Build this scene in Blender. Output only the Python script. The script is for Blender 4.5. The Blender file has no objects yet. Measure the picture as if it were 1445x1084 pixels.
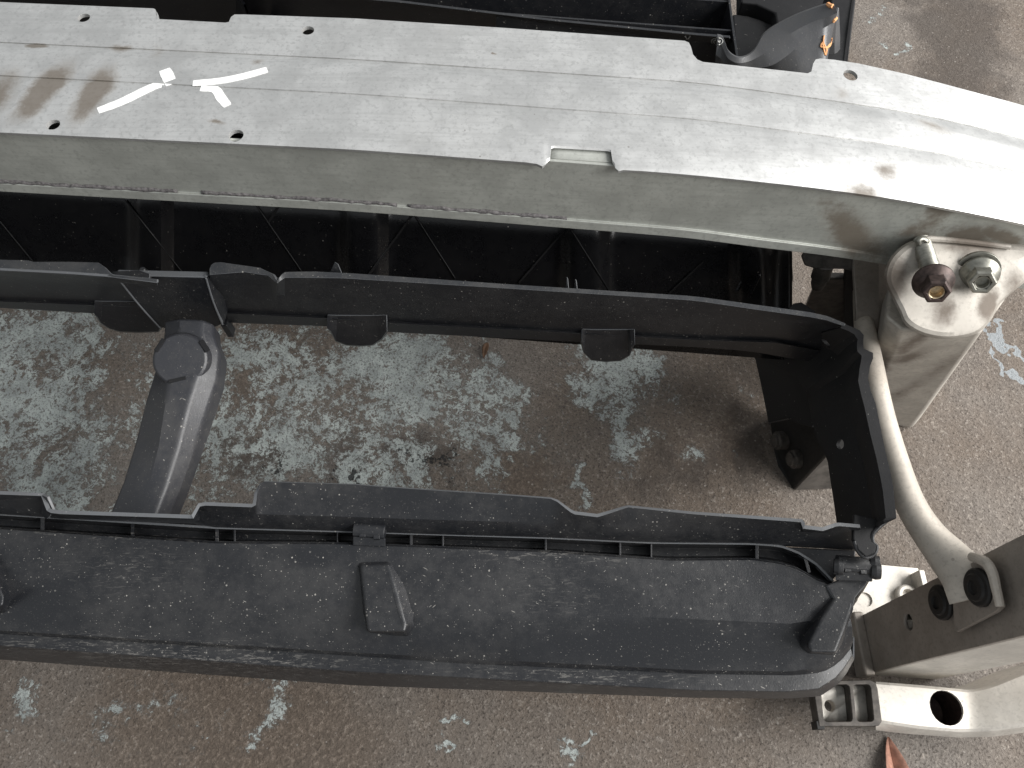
import bpy, bmesh, math, random
from mathutils import Vector, Matrix
random.seed(7)
S = bpy.context.scene
R = math.radians

# ------------------------------------------------------------------ camera
TH, H, F, CU, CV = R(27), 0.68, 1091.0, 722.5, 542.0
cam = bpy.data.objects.new('camera', bpy.data.cameras.new('camera'))
S.collection.objects.link(cam)
cam.location = (0, 0, H); cam.rotation_euler = (TH, 0, 0)
cam.data.sensor_width = 36; cam.data.lens = 36 * F / 1445.0
cam.data.clip_start = 0.01; cam.data.clip_end = 100
S.camera = cam
# ------------------------------------------------------------------ light
W = bpy.data.worlds.new('World'); S.world = W; W.use_nodes = True
bg = W.node_tree.nodes['Background']
bg.inputs[0].default_value = (0.93, 0.97, 1.0, 1); bg.inputs[1].default_value = 0.50

def area(name, loc, target, size, power, col):
    l = bpy.data.lights.new(name, 'AREA'); l.shape = 'RECTANGLE'
    l.size, l.size_y = size; l.energy = power; l.color = col
    o = bpy.data.objects.new(name, l); S.collection.objects.link(o)
    o.location = loc
    o.rotation_euler = (Vector(target) - Vector(loc)).to_track_quat('-Z', 'Y').to_euler()
    return o
area('doorway_light', (1.75, 0.05, 1.45), (0.15, 0.2, 0.15), (2.5, 1.2), 125, (1.0, 0.985, 0.965))
S.view_settings.view_transform = 'Standard'; S.view_settings.look = 'None'
S.view_settings.exposure = 0; S.view_settings.gamma = 1

# ------------------------------------------------------------------ pixel rays
ct, st = math.cos(TH), math.sin(TH)
def ray(u, v):
    x, y = (u - CU) / F, -(v - CV) / F
    return Vector((x, y * ct + st, y * st - ct))
CAM = Vector((0, 0, H))
def P(u, v, z):
    r = ray(u, v); return CAM + r * ((z - H) / r.z)
def PX(u, v, x):
    r = ray(u, v); return CAM + r * (x / r.x)
def plane_hit(u, v, p, n):
    r = ray(u, v); return CAM + r * ((p - CAM).dot(n) / r.dot(n))

def lin(pts):
    pts = sorted(pts)
    def f(u):
        if u <= pts[0][0]: a, b = pts[0], pts[1]
        elif u >= pts[-1][0]: a, b = pts[-2], pts[-1]
        else:
            for a, b in zip(pts, pts[1:]):
                if a[0] <= u <= b[0]: break
        return a[1] + (b[1] - a[1]) * (u - a[0]) / (b[0] - a[0] or 1)
    return f
def smooth_f(pts, w=60):
    g = lin(pts)
    return lambda u: sum(g(u + k * w / 4) for k in range(-4, 5)) / 9
def frange(a, b, n): return [a + (b - a) * i / (n - 1) for i in range(n)]

# ------------------------------------------------------------------ object helpers
C = S.collection
RIMS = {}
def setp(o, parent):
    if parent is not None:
        o.parent = parent
        o.matrix_parent_inverse = Matrix.Translation(parent.location).inverted() if parent.type == 'EMPTY' else Matrix()
    return o
def thing(name, label, cat, loc, group=None):
    o = bpy.data.objects.new(name, None); C.objects.link(o)
    o.location = loc; o.empty_display_size = 0.02
    o['label'] = label; o['category'] = cat
    if group: o['group'] = group
    return o
def tag(o, label, cat, group=None):
    o['label'] = label; o['category'] = cat
    if group: o['group'] = group
    return o
def mesh(name, verts, faces, mat, parent=None, smooth=True, sharp=24):
    me = bpy.data.meshes.new(name); me.from_pydata([tuple(v) for v in verts], [], faces)
    me.update(); me.validate()
    if smooth:
        me.shade_smooth(); me.set_sharp_from_angle(angle=R(sharp))
    me.materials.append(mat)
    o = bpy.data.objects.new(name, me); C.objects.link(o)
    return setp(o, parent)
def orient(o, toward=CAM):
    """flip a sheet so that its front looks at the viewer's side"""
    me = o.data
    s = sum((p.normal.dot(toward - p.center) * p.area) for p in me.polygons)
    if s < 0: me.flip_normals()
def finish(o, t, bev=0.0005, cuts=(), seg=2):
    if t:
        m = o.modifiers.new('s', 'SOLIDIFY'); m.thickness = t; m.offset = -1; m.use_even_offset = False
        if o.data.materials[0].name in RIMS:
            o.data.materials.append(RIMS[o.data.materials[0].name]); m.material_offset_rim = 1
    tmp = []
    for p, r, ax, dep in cuts:
        bm = bmesh.new()
        bmesh.ops.create_cone(bm, cap_ends=True, segments=20, radius1=r, radius2=r, depth=dep)
        q = Vector(ax).normalized().to_track_quat('Z', 'Y')
        bmesh.ops.transform(bm, matrix=Matrix.Translation(p) @ q.to_matrix().to_4x4(), verts=bm.verts)
        me = bpy.data.meshes.new('c'); bm.to_mesh(me); bm.free()
        c = bpy.data.objects.new('c', me); C.objects.link(c); tmp.append(c)
        m = o.modifiers.new('b', 'BOOLEAN'); m.object = c; m.operation = 'DIFFERENCE'; m.solver = 'EXACT'
    if bev:
        m = o.modifiers.new('v', 'BEVEL'); m.width = bev; m.segments = seg; m.limit_method = 'ANGLE'
        m.angle_limit = R(32); m.harden_normals = True
    if tmp:
        dg = bpy.context.evaluated_depsgraph_get(); dg.update()
        me = bpy.data.meshes.new_from_object(o.evaluated_get(dg)); o.modifiers.clear(); o.data = me
        for c in tmp: bpy.data.objects.remove(c)
    return o
def sheet(name, rows, t, mat, parent=None, bev=0.0005, cuts=(), smooth=True):
    n = len(rows[0]); vs = [p for r in rows for p in r]; fs = []
    for i in range(len(rows) - 1):
        for j in range(n - 1):
            fs.append((i*n+j, i*n+j+1, (i+1)*n+j+1, (i+1)*n+j))
    o = mesh(name, vs, fs, mat, parent, smooth); orient(o)
    return finish(o, t, bev, cuts)
def plate(name, pts, t, mat, parent=None, bev=0.0006, cuts=(), toward=CAM):
    o = mesh(name, pts, [tuple(range(len(pts)))], mat, parent, True); orient(o, toward)
    return finish(o, t, bev, cuts)
def loft(name, rings, mat, parent=None, caps=(True, True), bev=0.0008, smooth=True):
    n = len(rings[0]); vs = [p for r in rings for p in r]; fs = []
    for i in range(len(rings) - 1):
        for j in range(n):
            k = (j + 1) % n
            fs.append((i*n+j, i*n+k, (i+1)*n+k, (i+1)*n+j))
    if caps[0]: fs.append(tuple(range(n))[::-1])
    if caps[1]: fs.append(tuple((len(rings)-1)*n + j for j in range(n)))
    o = mesh(name, vs, fs, mat, parent, smooth)
    bm = bmesh.new(); bm.from_mesh(o.data); bmesh.ops.recalc_face_normals(bm, faces=bm.faces); bm.to_mesh(o.data); bm.free()
    return finish(o, 0, bev)
def box(name, c, hx, hy, hz, mat, parent=None, rot=None, bev=0.0006):
    M = rot.to_matrix() if rot else Matrix.Identity(3)
    lo = [Vector(c) + M @ Vector((sx*hx, sy*hy, -hz)) for sx, sy in ((-1,-1),(1,-1),(1,1),(-1,1))]
    hi = [Vector(c) + M @ Vector((sx*hx, sy*hy, hz)) for sx, sy in ((-1,-1),(1,-1),(1,1),(-1,1))]
    return loft(name, [lo, hi], mat, parent, bev=bev)
def catmull(pts, k=6):
    out = []
    for i in range(len(pts) - 1):
        a, b = pts[max(i-1, 0)], pts[i]; c, d = pts[i+1], pts[min(i+2, len(pts)-1)]
        for j in range(k):
            t = j / k
            out.append(0.5*((2*b) + (c-a)*t + (2*a-5*b+4*c-d)*t*t + (3*b-a-3*c+d)*t**3))
    out.append(pts[-1]); return out
def tube(name, pts, rad, mat, parent=None, n=20, k=8, flat=None, up=Vector((0, 0, 1)), bev=0):
    """swept tube; flat: list of (height factor) per control point"""
    pv = catmull([Vector(p) for p in pts], k)
    rv = catmull([Vector((r, (flat[i] if flat else 1), 0)) for i, r in enumerate(rad)], k)
    rings = []
    for i, p in enumerate(pv):
        d = (pv[min(i+1, len(pv)-1)] - pv[max(i-1, 0)]).normalized()
        s = d.cross(up).normalized(); w = s.cross(d).normalized()
        rings.append([p + s*math.cos(a)*rv[i].x + w*math.sin(a)*rv[i].x*rv[i].y for a in (2*math.pi*j/n for j in range(n))])
    return loft(name, rings, mat, parent, bev=bev)
def lathe(name, base, axis, prof, mat, parent=None, n=28, bev=0.0, smooth=True, spin=0.0, caps=(True, True)):
    q = Vector(axis).normalized().to_track_quat('Z', 'Y'); base = Vector(base)
    rings = [[base + q @ Vector((r*math.cos(2*math.pi*j/n + spin), r*math.sin(2*math.pi*j/n + spin), h)) for j in range(n)] for r, h in prof]
    return loft(name, rings, mat, parent, caps, bev=bev, smooth=smooth)
from mathutils.bvhtree import BVHTree
def on(u, v, objs, lift=.0006):
    dg = bpy.context.evaluated_depsgraph_get(); dg.update(); best = None
    for o in objs:
        if 'bvh_' + o.name not in BV: BV['bvh_' + o.name] = BVHTree.FromObject(o, dg)
        h = BV['bvh_' + o.name].ray_cast(CAM, ray(u, v).normalized())
        if h[0] is not None and (best is None or h[3] < best[1]): best = (h[0], h[3])
    if best is None: return P(u, v, .26)
    return best[0] - ray(u, v).normalized()*lift
BV = {}
def resample(pts, n, u0=None):
    """even in u between first and last point"""
    f = lin([(p[0], p[1]) for p in pts]); g = lin([(p[0], p[2]) for p in pts])
    return [(u, f(u), g(u)) for u in frange(pts[0][0], pts[-1][0], n)]

# ------------------------------------------------------------------ materials
class N:
    def __init__(s, name):
        s.m = bpy.data.materials.new(name); s.m.use_nodes = True; s.t = s.m.node_tree
        s.b = s.t.nodes['Principled BSDF']; s.pos = s.t.nodes.new('ShaderNodeNewGeometry').outputs['Position']
    def n(s, k, **kw):
        x = s.t.nodes.new(k)
        for a, b in kw.items(): setattr(x, a, b)
        return x
    def put(s, sock, val):
        if isinstance(val, bpy.types.NodeSocket): s.t.links.new(val, sock)
        elif isinstance(val, (int, float)): sock.default_value = val if sock.type == 'VALUE' else ((val,)*3 if sock.type == 'VECTOR' else (val, val, val, 1))
        else: sock.default_value = tuple(val) + ((1,) if sock.type == 'RGBA' and len(val) == 3 else ())
    def math(s, op, a, b=0.0, c=None, clamp=False):
        x = s.n('ShaderNodeMath', operation=op, use_clamp=clamp); s.put(x.inputs[0], a); s.put(x.inputs[1], b)
        if c is not None: s.put(x.inputs[2], c)
        return x.outputs[0]
    def scl(s, v):
        x = s.n('ShaderNodeVectorMath', operation='MULTIPLY'); s.put(x.inputs[0], s.pos); s.put(x.inputs[1], v); return x.outputs[0]
    def noise(s, scale, detail=4, rough=0.55, vec=None, dist=0.0):
        x = s.n('ShaderNodeTexNoise'); s.put(x.inputs['Vector'], vec or s.npos or s.pos)
        s.put(x.inputs['Scale'], scale); s.put(x.inputs['Detail'], detail); s.put(x.inputs['Roughness'], rough); s.put(x.inputs['Distortion'], dist)
        return x.outputs['Fac']
    def voro(s, scale, vec=None, feature='F1', rnd=1.0):
        x = s.n('ShaderNodeTexVoronoi', feature=feature); s.put(x.inputs['Vector'], vec or s.npos or s.pos); s.put(x.inputs['Scale'], scale); s.put(x.inputs['Randomness'], rnd)
        return x
    def ramp(s, v, a, b, lo=0.0, hi=1.0):
        x = s.n('ShaderNodeMapRange', interpolation_type='SMOOTHSTEP'); s.put(x.inputs[0], v)
        for i, k in enumerate((a, b, lo, hi)): s.put(x.inputs[i+1], k)
        return x.outputs[0]
    def mix(s, f, a, b):
        x = s.n('ShaderNodeMix', data_type='RGBA'); s.put(x.inputs[0], f); s.put(x.inputs[6], a); s.put(x.inputs[7], b); return x.outputs[2]
    def bump(s, h, strength=0.3, dist=0.001, nrm=None):
        x = s.n('ShaderNodeBump'); s.put(x.inputs['Height'], h); s.put(x.inputs['Strength'], strength); s.put(x.inputs['Distance'], dist)
        if nrm: s.put(x.inputs['Normal'], nrm)
        return x.outputs[0]
    def warped(s):
        if not hasattr(s, '_w'):
            n = s.n('ShaderNodeTexNoise'); s.put(n.inputs['Vector'], s.pos); s.put(n.inputs['Scale'], s.wscale); s.put(n.inputs['Detail'], 4); s.put(n.inputs['Roughness'], 0.65)
            a = s.n('ShaderNodeVectorMath', operation='SUBTRACT'); s.put(a.inputs[0], n.outputs['Color']); s.put(a.inputs[1], (.5, .5, .5))
            m = s.n('ShaderNodeVectorMath', operation='SCALE'); s.put(m.inputs[0], a.outputs[0]); s.put(m.inputs['Scale'], s.wamp)
            p = s.n('ShaderNodeVectorMath', operation='ADD'); s.put(p.inputs[0], s.pos); s.put(p.inputs[1], m.outputs[0]); s._w = p.outputs[0]
        return s._w
    wscale, wamp = 55, 0.014
    npos = None
    def tilt(s):
        m = s.n('ShaderNodeMapping'); s.put(m.inputs['Vector'], s.pos); m.inputs['Rotation'].default_value = (.61, .47, .7); m.inputs['Location'].default_value = (.3, 1.7, .9); s.npos = m.outputs[0]
    def streak(s, p0, p1, w):
        """1 at the axis of a blot from p0 to p1 (world), fading to 0 at half width w"""
        c = (p0 + p1) / 2; a = (p1 - p0); L = max(a.length/2, 1e-4); a.normalize()
        b = Vector((-a.y, a.x, 0)).normalized()
        d = s.n('ShaderNodeVectorMath', operation='SUBTRACT'); s.put(d.inputs[0], s.warped()); s.put(d.inputs[1], c)
        o = []
        for ax, l in ((a, L), (b, w)):
            x = s.n('ShaderNodeVectorMath', operation='DOT_PRODUCT'); s.put(x.inputs[0], d.outputs[0]); s.put(x.inputs[1], ax / l); o.append(x.outputs['Value'])
        r2 = s.math('ADD', s.math('MULTIPLY', o[0], o[0]), s.math('MULTIPLY', o[1], o[1]))
        return s.math('SUBTRACT', 1.0, s.math('SQRT', r2), clamp=True)
    def blots(s, lst):
        out = None
        for p0, p1, w, k in lst:
            v = s.math('MULTIPLY', s.streak(p0, p1, w), k)
            out = v if out is None else s.math('MAXIMUM', out, v)
        return out
    def bs(s, **kw):
        for k, v in kw.items(): s.put(s.b.inputs[k.replace('_', ' ')], v)
        return s.m

def plastic(name, base=(0.018, 0.019, 0.021), rough=0.40, dust=0.5, specks=1.0, spec=0.5, smears=(), scuffs=()):
    q = N(name)
    big = q.noise(16, 6, 0.68); mid = q.noise(150, 4, 0.7)
    film = q.math('MULTIPLY', q.ramp(q.math('ADD', q.math('MULTIPLY', big, 0.65), q.math('MULTIPLY', mid, 0.35)), 0.40, 0.66), 0.6*dust)
    if smears:
        film = q.math('MULTIPLY', film, q.ramp(q.blots(smears), 0.05, 0.6, 1.0, 0.1))
    col = q.mix(film, base, (0.078, 0.075, 0.072))
    fine = q.math('MULTIPLY', q.ramp(q.noise(760, 3, 0.6), 0.60, 0.72), 0.35*dust)
    col = q.mix(fine, col, (0.17, 0.16, 0.145))
    sp = None
    for sc_, k_, rmax, th in (((340, 340, 340), 0, .22, .15), ((80, 520, 520), 25, .15, .11), ((80, 520, 520), -40, .14, .09), ((760, 760, 760), 0, .26, .14)):
        vr = q.n('ShaderNodeVectorRotate', rotation_type='Z_AXIS'); q.put(vr.inputs['Vector'], q.pos); q.put(vr.inputs['Angle'], R(k_))
        mu = q.n('ShaderNodeVectorMath', operation='MULTIPLY'); q.put(mu.inputs[0], vr.outputs[0]); q.put(mu.inputs[1], sc_)
        v = q.voro(1.0, mu.outputs[0]); c_ = q.n('ShaderNodeSeparateColor'); q.put(c_.inputs[0], v.outputs['Color'])
        one = q.math('MULTIPLY', q.math('MULTIPLY', q.math('LESS_THAN', v.outputs['Distance'], q.math('MULTIPLY', c_.outputs[1], rmax)), q.math('GREATER_THAN', c_.outputs[0], 1 - th*specks)), q.math('ADD', 0.15, q.math('MULTIPLY', c_.outputs[2], 0.65)))
        sp = one if sp is None else q.math('MAXIMUM', sp, one)
    sp = q.math('MULTIPLY', sp, q.ramp(big, 0.32, 0.58, 0.25, 1.0))
    col = q.mix(sp, col, (0.40, 0.38, 0.345))
    if scuffs:
        k = q.math('MULTIPLY', q.blots(scuffs), q.ramp(q.noise(1.0, 4, 0.75, q.scl((110, 620, 620))), 0.50, 0.62))
        col = q.mix(q.ramp(k, 0.10, 0.7, 0.0, 0.5), col, (0.20, 0.19, 0.175))
    ro = q.math('ADD', rough, q.math('MULTIPLY', film, 0.40))
    nb = q.bump(q.math('ADD', q.math('MULTIPLY', big, 3.0), q.noise(900, 2)), 0.16, 0.0005)
    return q.bs(Base_Color=col, Roughness=ro, Normal=nb, Specular_IOR_Level=spec)

def metal(name, tone=(0.60, 0.60, 0.585), rough=0.46, metallic=0.8, stains=(), grain=(4, 420, 420), tint=(0.10, 0.075, 0.05), mott=1.0, grime=0.25):
    q = N(name)
    m1 = q.noise(30, 6, 0.7); m2 = q.noise(330, 4, 0.7); g = q.noise(1.0, 4, 0.6, q.scl(grain))
    t = Vector(tone)
    col = q.mix(q.ramp(m1, 0.35, 0.65), t*(1-0.15*mott), t*(1+0.05*mott))
    col = q.mix(q.math('MULTIPLY', q.ramp(m2, 0.50, 0.66), 0.55*mott), col, t*0.66)
    col = q.mix(q.math('MULTIPLY', q.ramp(g, 0.47, 0.66), 0.36*mott), col, t*0.74)
    v = q.voro(210); sc = q.n('ShaderNodeSeparateColor'); q.put(sc.inputs[0], v.outputs['Color'])
    pit = q.math('MULTIPLY', q.math('LESS_THAN', v.outputs['Distance'], q.math('MULTIPLY', sc.outputs[2], 0.22)), q.math('GREATER_THAN', sc.outputs[0], 0.90))
    pit = q.math('MULTIPLY', pit, q.ramp(q.noise(18, 3), 0.48, 0.62))
    col = q.mix(q.math('MULTIPLY', pit, 0.55), col, (0.16, 0.14, 0.12))
    dirt = q.math('MULTIPLY', q.ramp(q.noise(9, 6, 0.65), 0.52, 0.78), grime)
    if stains:
        b = q.blots(stains)
        brk = q.math('ADD', q.math('MULTIPLY', q.noise(60, 5, 0.7), 0.9), q.math('MULTIPLY', q.noise(420, 3, 0.7), 0.4))
        b = q.math('MULTIPLY', q.ramp(q.math('MULTIPLY', b, q.math('ADD', brk, 0.25)), 0.10, 0.62), 0.82)
        dirt = q.math('MAXIMUM', dirt, b)
    col = q.mix(dirt, col, tint)
    me = q.math('MULTIPLY', q.math('SUBTRACT', 1.0, dirt), metallic)
    ro = q.math('ADD', q.math('ADD', rough - 0.06, q.math('MULTIPLY', m1, 0.14)), q.math('MULTIPLY', dirt, 0.25))
    nb = q.bump(q.math('ADD', g, q.math('MULTIPLY', m2, 0.7)), 0.10, 0.0006)
    nb = q.bump(q.noise(22, 3), 0.06, 0.003, nb)
    return q.bs(Base_Color=col, Roughness=ro, Metallic=me, Normal=nb)

def plain(name, col, rough=0.5, metallic=0.0, var=0.25, scale=120):
    q = N(name); c = Vector(col); n = q.noise(scale, 5, 0.65)
    cc = q.mix(q.ramp(n, 0.3, 0.7), c*(1-var), c*(1+var*0.6))
    return q.bs(Base_Color=cc, Roughness=rough, Metallic=metallic, Normal=q.bump(n, 0.15, 0.0006))

def floor_material():
    q = N('worn_concrete'); q.wscale, q.wamp = 13, 0.15; q.tilt()
    fl = lambda u0, v0, u1, v1, w, k: (P(u0, v0, 0), P(u1, v1, 0), w, k)
    n1 = q.noise(5, 5, 0.6); n2 = q.noise(40, 6, 0.7); n3 = q.noise(260, 5, 0.78); n4 = q.noise(480, 3, 0.65)
    con = q.mix(q.ramp(n1, 0.32, 0.68), (0.150, 0.120, 0.096), (0.205, 0.184, 0.164))
    con = q.mix(q.math('MULTIPLY', q.ramp(n2, 0.42, 0.72), 0.5), con, (0.115, 0.096, 0.082))
    con = q.mix(q.math('MULTIPLY', q.ramp(n3, 0.52, 0.66), 0.6), con, (0.36, 0.32, 0.28))
    con = q.mix(q.math('MULTIPLY', q.ramp(n4, 0.52, 0.66), 0.7), con, (0.050, 0.040, 0.033))
    rust = q.blots([fl(380, 450, 385, 590, .085, 1.1), fl(760, 640, 700, 720, .05, .8), fl(960, 600, 1060, 640, .05, .7), fl(100, 480, 100, 560, .03, .5), fl(60, 1010, 640, 1050, .18, .8), fl(480, 470, 470, 500, .03, .8)])
    con = q.mix(q.math('MULTIPLY', q.ramp(q.math('MULTIPLY', rust, q.math('ADD', n2, 0.5)), 0.05, 0.5), 0.62), con, q.mix(q.ramp(n3, 0.45, 0.65), (0.10, 0.076, 0.058), (0.20, 0.155, 0.12)))
    oil_shade = q.blots([fl(560, 610, 640, 650, .04, .9), fl(310, 620, 420, 690, .05, .8), fl(1000, 610, 1080, 620, .05, 1.0), fl(1260, 40, 1440, 60, .25, 1.2), fl(430, 640, 560, 650, .05, .6), fl(300, 560, 330, 680, .04, .5), fl(900, 640, 1000, 680, .06, .6)])  # oil marks, plus painted shadows behind the beam and beside the side wall
    con = q.mix(q.math('MULTIPLY', q.ramp(q.math('MULTIPLY', oil_shade, q.math('ADD', n2, 0.5)), 0.03, 0.6), 0.62), con, (0.052, 0.043, 0.037))
    v = q.voro(330); sv = q.n('ShaderNodeSeparateColor'); q.put(sv.inputs[0], v.outputs['Color'])
    grit = q.math('MULTIPLY', q.math('LESS_THAN', v.outputs['Distance'], q.math('MULTIPLY', sv.outputs[1], 0.36)), q.math('GREATER_THAN', sv.outputs[0], 0.82))
    con = q.mix(q.math('MULTIPLY', grit, 0.6), con, q.mix(q.math('GREATER_THAN', sv.outputs[2], 0.45), (0.04, 0.033, 0.028), (0.34, 0.31, 0.28)))
    reg = q.blots([fl(-250, 590, 1060, 545, .34, .74), fl(-20, 1000, 450, 1010, .07, .52), fl(-100, 620, 330, 640, .2, .62), fl(-200, 560, 230, 540, .19, 1.25), fl(-20, 680, 190, 690, .13, 1.25), fl(410, 500, 720, 530, .10, 1.25), fl(420, 700, 660, 650, .095, 1.3),
                   fl(740, 510, 1000, 530, .10, 1.2), fl(580, 610, 800, 560, .11, 1.1), fl(300, 640, 470, 670, .085, .95), fl(820, 620, 980, 590, .06, .9), fl(780, 690, 840, 670, .035, .9), fl(330, 480, 330, 560, .03, .6),
                   fl(-20, 975, 110, 985, .03, .75), fl(150, 985, 240, 1010, .03, .72), fl(330, 970, 430, 1000, .035, .8), fl(740, 1065, 830, 1060, .03, .85), fl(640, 1035, 660, 1045, .016, .85), fl(795, 1010, 812, 1035, .018, .9), fl(285, 1005, 300, 1030, .014, .75), fl(20, 1020, 30, 1040, .014, .7),
                   fl(1245, 52, 1275, 62, .020, 1.0), fl(1210, 12, 1260, 25, .022, .7), fl(1030, 560, 1100, 540, .03, .6), fl(1010, 620, 1030, 600, .02, .55)])
    pn = q.math('ADD', q.math('MULTIPLY', q.noise(26, 6, 0.78, None, 0.5), 0.48), q.math('MULTIPLY', q.noise(150, 6, 0.86, None, 0.5), 0.56))
    val = q.math('ADD', pn, q.math('MULTIPLY', q.ramp(reg, 0.0, 0.80), 0.205))
    paint = q.ramp(val, 0.703, 0.711)
    thin = q.ramp(val, 0.62, 0.715)
    con = q.mix(q.math('MULTIPLY', thin, 0.65), con, q.mix(q.ramp(n3, .4, .6), (0.072, 0.068, 0.064), (0.17, 0.165, 0.155)))
    pc = q.mix(q.ramp(n2, 0.35, 0.66), (0.46, 0.50, 0.48), (0.29, 0.315, 0.305))
    pc = q.mix(q.math('MULTIPLY', q.ramp(n4, 0.53, 0.62), 0.75), pc, (0.11, 0.105, 0.10))
    col = q.mix(paint, con, pc)
    spill = q.blots([fl(1388, 455, 1424, 484, .007, 1.5), fl(1410, 474, 1470, 515, .008, 1.5), fl(1388, 470, 1402, 512, .0045, 1.5), fl(1398, 502, 1424, 532, .0065, 1.5), fl(1416, 524, 1490, 548, .006, 1.4)])
    sm = q.ramp(q.math('ADD', spill, q.math('MULTIPLY', n3, 0.35)), 0.42, 0.50)
    col = q.mix(q.math('MULTIPLY', sm, 0.85), col, q.mix(n2, (0.34, 0.37, 0.385), (0.25, 0.27, 0.285)))
    tar = q.blots([fl(500, 652, 522, 670, .022, 1.1), fl(440, 655, 470, 690, .03, .8), fl(420, 668, 560, 672, .04, .7), fl(560, 640, 640, 640, .035, .65), fl(340, 640, 420, 700, .04, .6), fl(590, 625, 640, 650, .03, .7)])
    tm = q.ramp(q.math('ADD', q.math('MULTIPLY', tar, 0.5), q.math('MULTIPLY', q.noise(230, 5, 0.68), 0.7)), 0.60, 0.65)
    col = q.mix(q.math('MULTIPLY', tm, 0.9), col, (0.016, 0.016, 0.016))
    nb = q.bump(q.math('ADD', q.math('ADD', n3, q.math('MULTIPLY', n4, 0.5)), q.math('MULTIPLY', n2, 1.5)), 1.0, 0.0022)
    ro = q.math('SUBTRACT', 0.86, q.math('MULTIPLY', paint, 0.25))
    return q.bs(Base_Color=col, Roughness=ro, Normal=nb, Specular_IOR_Level=0.35)

ZB0 = 0.33
bm_ = lambda u0, v0, u1, v1, w, k: (P(u0, v0, ZB0), P(u1, v1, ZB0), w, k)
beam_stains = [bm_(114, 70, 2, 192, .015, 1.15), bm_(168, 74, 92, 196, .016, 1.1), bm_(30, 80, -40, 190, .018, .8), bm_(26, 58, 68, 61, .006, 1.3), bm_(144, 58, 190, 66, .008, .9), bm_(215, 40, 220, 100, .008, .4), bm_(350, 82, 375, 88, .006, .6),
               bm_(284, 168, 330, 178, .003, .9), bm_(690, 62, 704, 60, .0025, 1.1), bm_(1175, 258, 1290, 240, .018, .75), bm_(1240, 218, 1300, 200, .014, .7), bm_(1290, 120, 1400, 150, .012, .55), bm_(1180, 92, 1230, 105, .012, .5)]
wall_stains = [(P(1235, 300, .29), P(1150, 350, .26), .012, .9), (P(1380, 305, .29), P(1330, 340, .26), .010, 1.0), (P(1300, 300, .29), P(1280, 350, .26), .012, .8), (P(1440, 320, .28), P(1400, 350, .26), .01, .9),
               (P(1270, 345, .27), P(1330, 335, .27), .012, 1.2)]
M_floor = floor_material()
M_face = metal('brushed_aluminium', (0.58, 0.58, 0.57), 0.42, 0.60, beam_stains, grime=0.12)
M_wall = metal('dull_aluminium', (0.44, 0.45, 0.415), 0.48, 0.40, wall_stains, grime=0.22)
can_st_shade = [(P(1262, 350, .27), P(1252, 440, .25), .016, 0.93), (P(1300, 346, .27), P(1440, 352, .27), .014, 0.93), (P(1405, 400, .26), P(1380, 462, .25), .011, 1.05), (P(1300, 430, .255), P(1360, 450, .255), .016, 0.68), (P(1340, 400, .26), P(1350, 420, .26), .016, 0.56),  # stains; the blot along the top edge also paints shade on the head
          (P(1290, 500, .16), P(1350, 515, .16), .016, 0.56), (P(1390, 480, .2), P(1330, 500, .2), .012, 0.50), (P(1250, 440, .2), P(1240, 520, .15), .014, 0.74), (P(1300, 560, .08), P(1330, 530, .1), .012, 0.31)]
M_can = metal('cast_aluminium', (0.43, 0.40, 0.355), 0.6, 0.2, can_st_shade, grain=(90, 90, 90), mott=1.25, grime=0.6, tint=(0.085, 0.062, 0.045))
M_tube = metal('stained_tube_aluminium', (0.50, 0.455, 0.395), 0.62, 0.2, grain=(200, 30, 60), grime=0.4, tint=(0.16, 0.12, 0.08))
M_rail = metal('stained_shaded_steel', (0.30, 0.268, 0.235), 0.55, 0.35, grain=(80, 80, 80), grime=0.5, tint=(0.11, 0.085, 0.065))  # stained metal, its dark tone also carries the shade of the post's left side
M_white = metal('pale_galvanised_steel', (0.60, 0.565, 0.51), 0.5, 0.25, grain=(120, 60, 60), grime=0.3, tint=(0.22, 0.17, 0.12))
M_pl = plastic('dusty_black_plastic', (0.010, 0.0108, 0.0132), 0.34, 0.32, 1.5)
sm_ = lambda a, b, c, d, w: (P(a, b, .175), P(c, d, .175), w, 1.0)
M_duct = plastic('grey_dusted_plastic', (0.012, 0.0128, 0.0152), 0.34, 0.48, 1.9, 0.5, [sm_(1045, 815, 1075, 810, .014), sm_(1075, 835, 1110, 815, .016), sm_(1100, 855, 1150, 835, .015), sm_(1030, 870, 1050, 868, .01), sm_(380, 782, 490, 790, .012), sm_(700, 905, 1180, 915, .02), sm_(250, 690, 240, 600, .02)], [(P(-250, 893, .148), P(760, 955, .148), .016, .8), (P(500, 944, .148), P(1160, 968, .148), .012, .7), (P(-100, 743, .177), P(520, 770, .177), .008, .8), (P(560, 772, .177), P(980, 795, .177), .008, .8), (P(0, 790, .175), P(360, 810, .175), .04, .45), (P(620, 830, .175), P(960, 850, .175), .04, .4)])
M_gloss = plastic('glossy_black_plastic', (0.006, 0.006, 0.007), 0.27, 0.10, 0.35)
M_dark = plastic('matt_black_plastic', (0.009, 0.009, 0.010), 0.6, 0.15, 0.3, 0.3)
M_strut = plastic('highlight_lightened_plastic', (0.030, 0.031, 0.036), 0.36, 0.7, 1.6)  # base lightened to stand for the highlights on the strut
M_shell = plastic('sheen_lightened_plastic', (0.065, 0.066, 0.070), 0.36, 0.8, 0.5)  # base lightened to stand for the broad sheen on the horn
M_edge = plastic('whitened_skylit_plastic_edge', (0.115, 0.120, 0.128), 0.38, 0.6, 0.8)  # whitened edges, also paler to stand for sky caught on bevels
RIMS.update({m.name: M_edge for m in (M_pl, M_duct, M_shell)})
M_lip = plastic('scuffed_skylit_lip_plastic', (0.030, 0.032, 0.036), 0.33, 0.9, 1.6)  # scuffed lip, base also lightened for the sky it reflects
RIMS[M_lip.name] = M_edge
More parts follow.
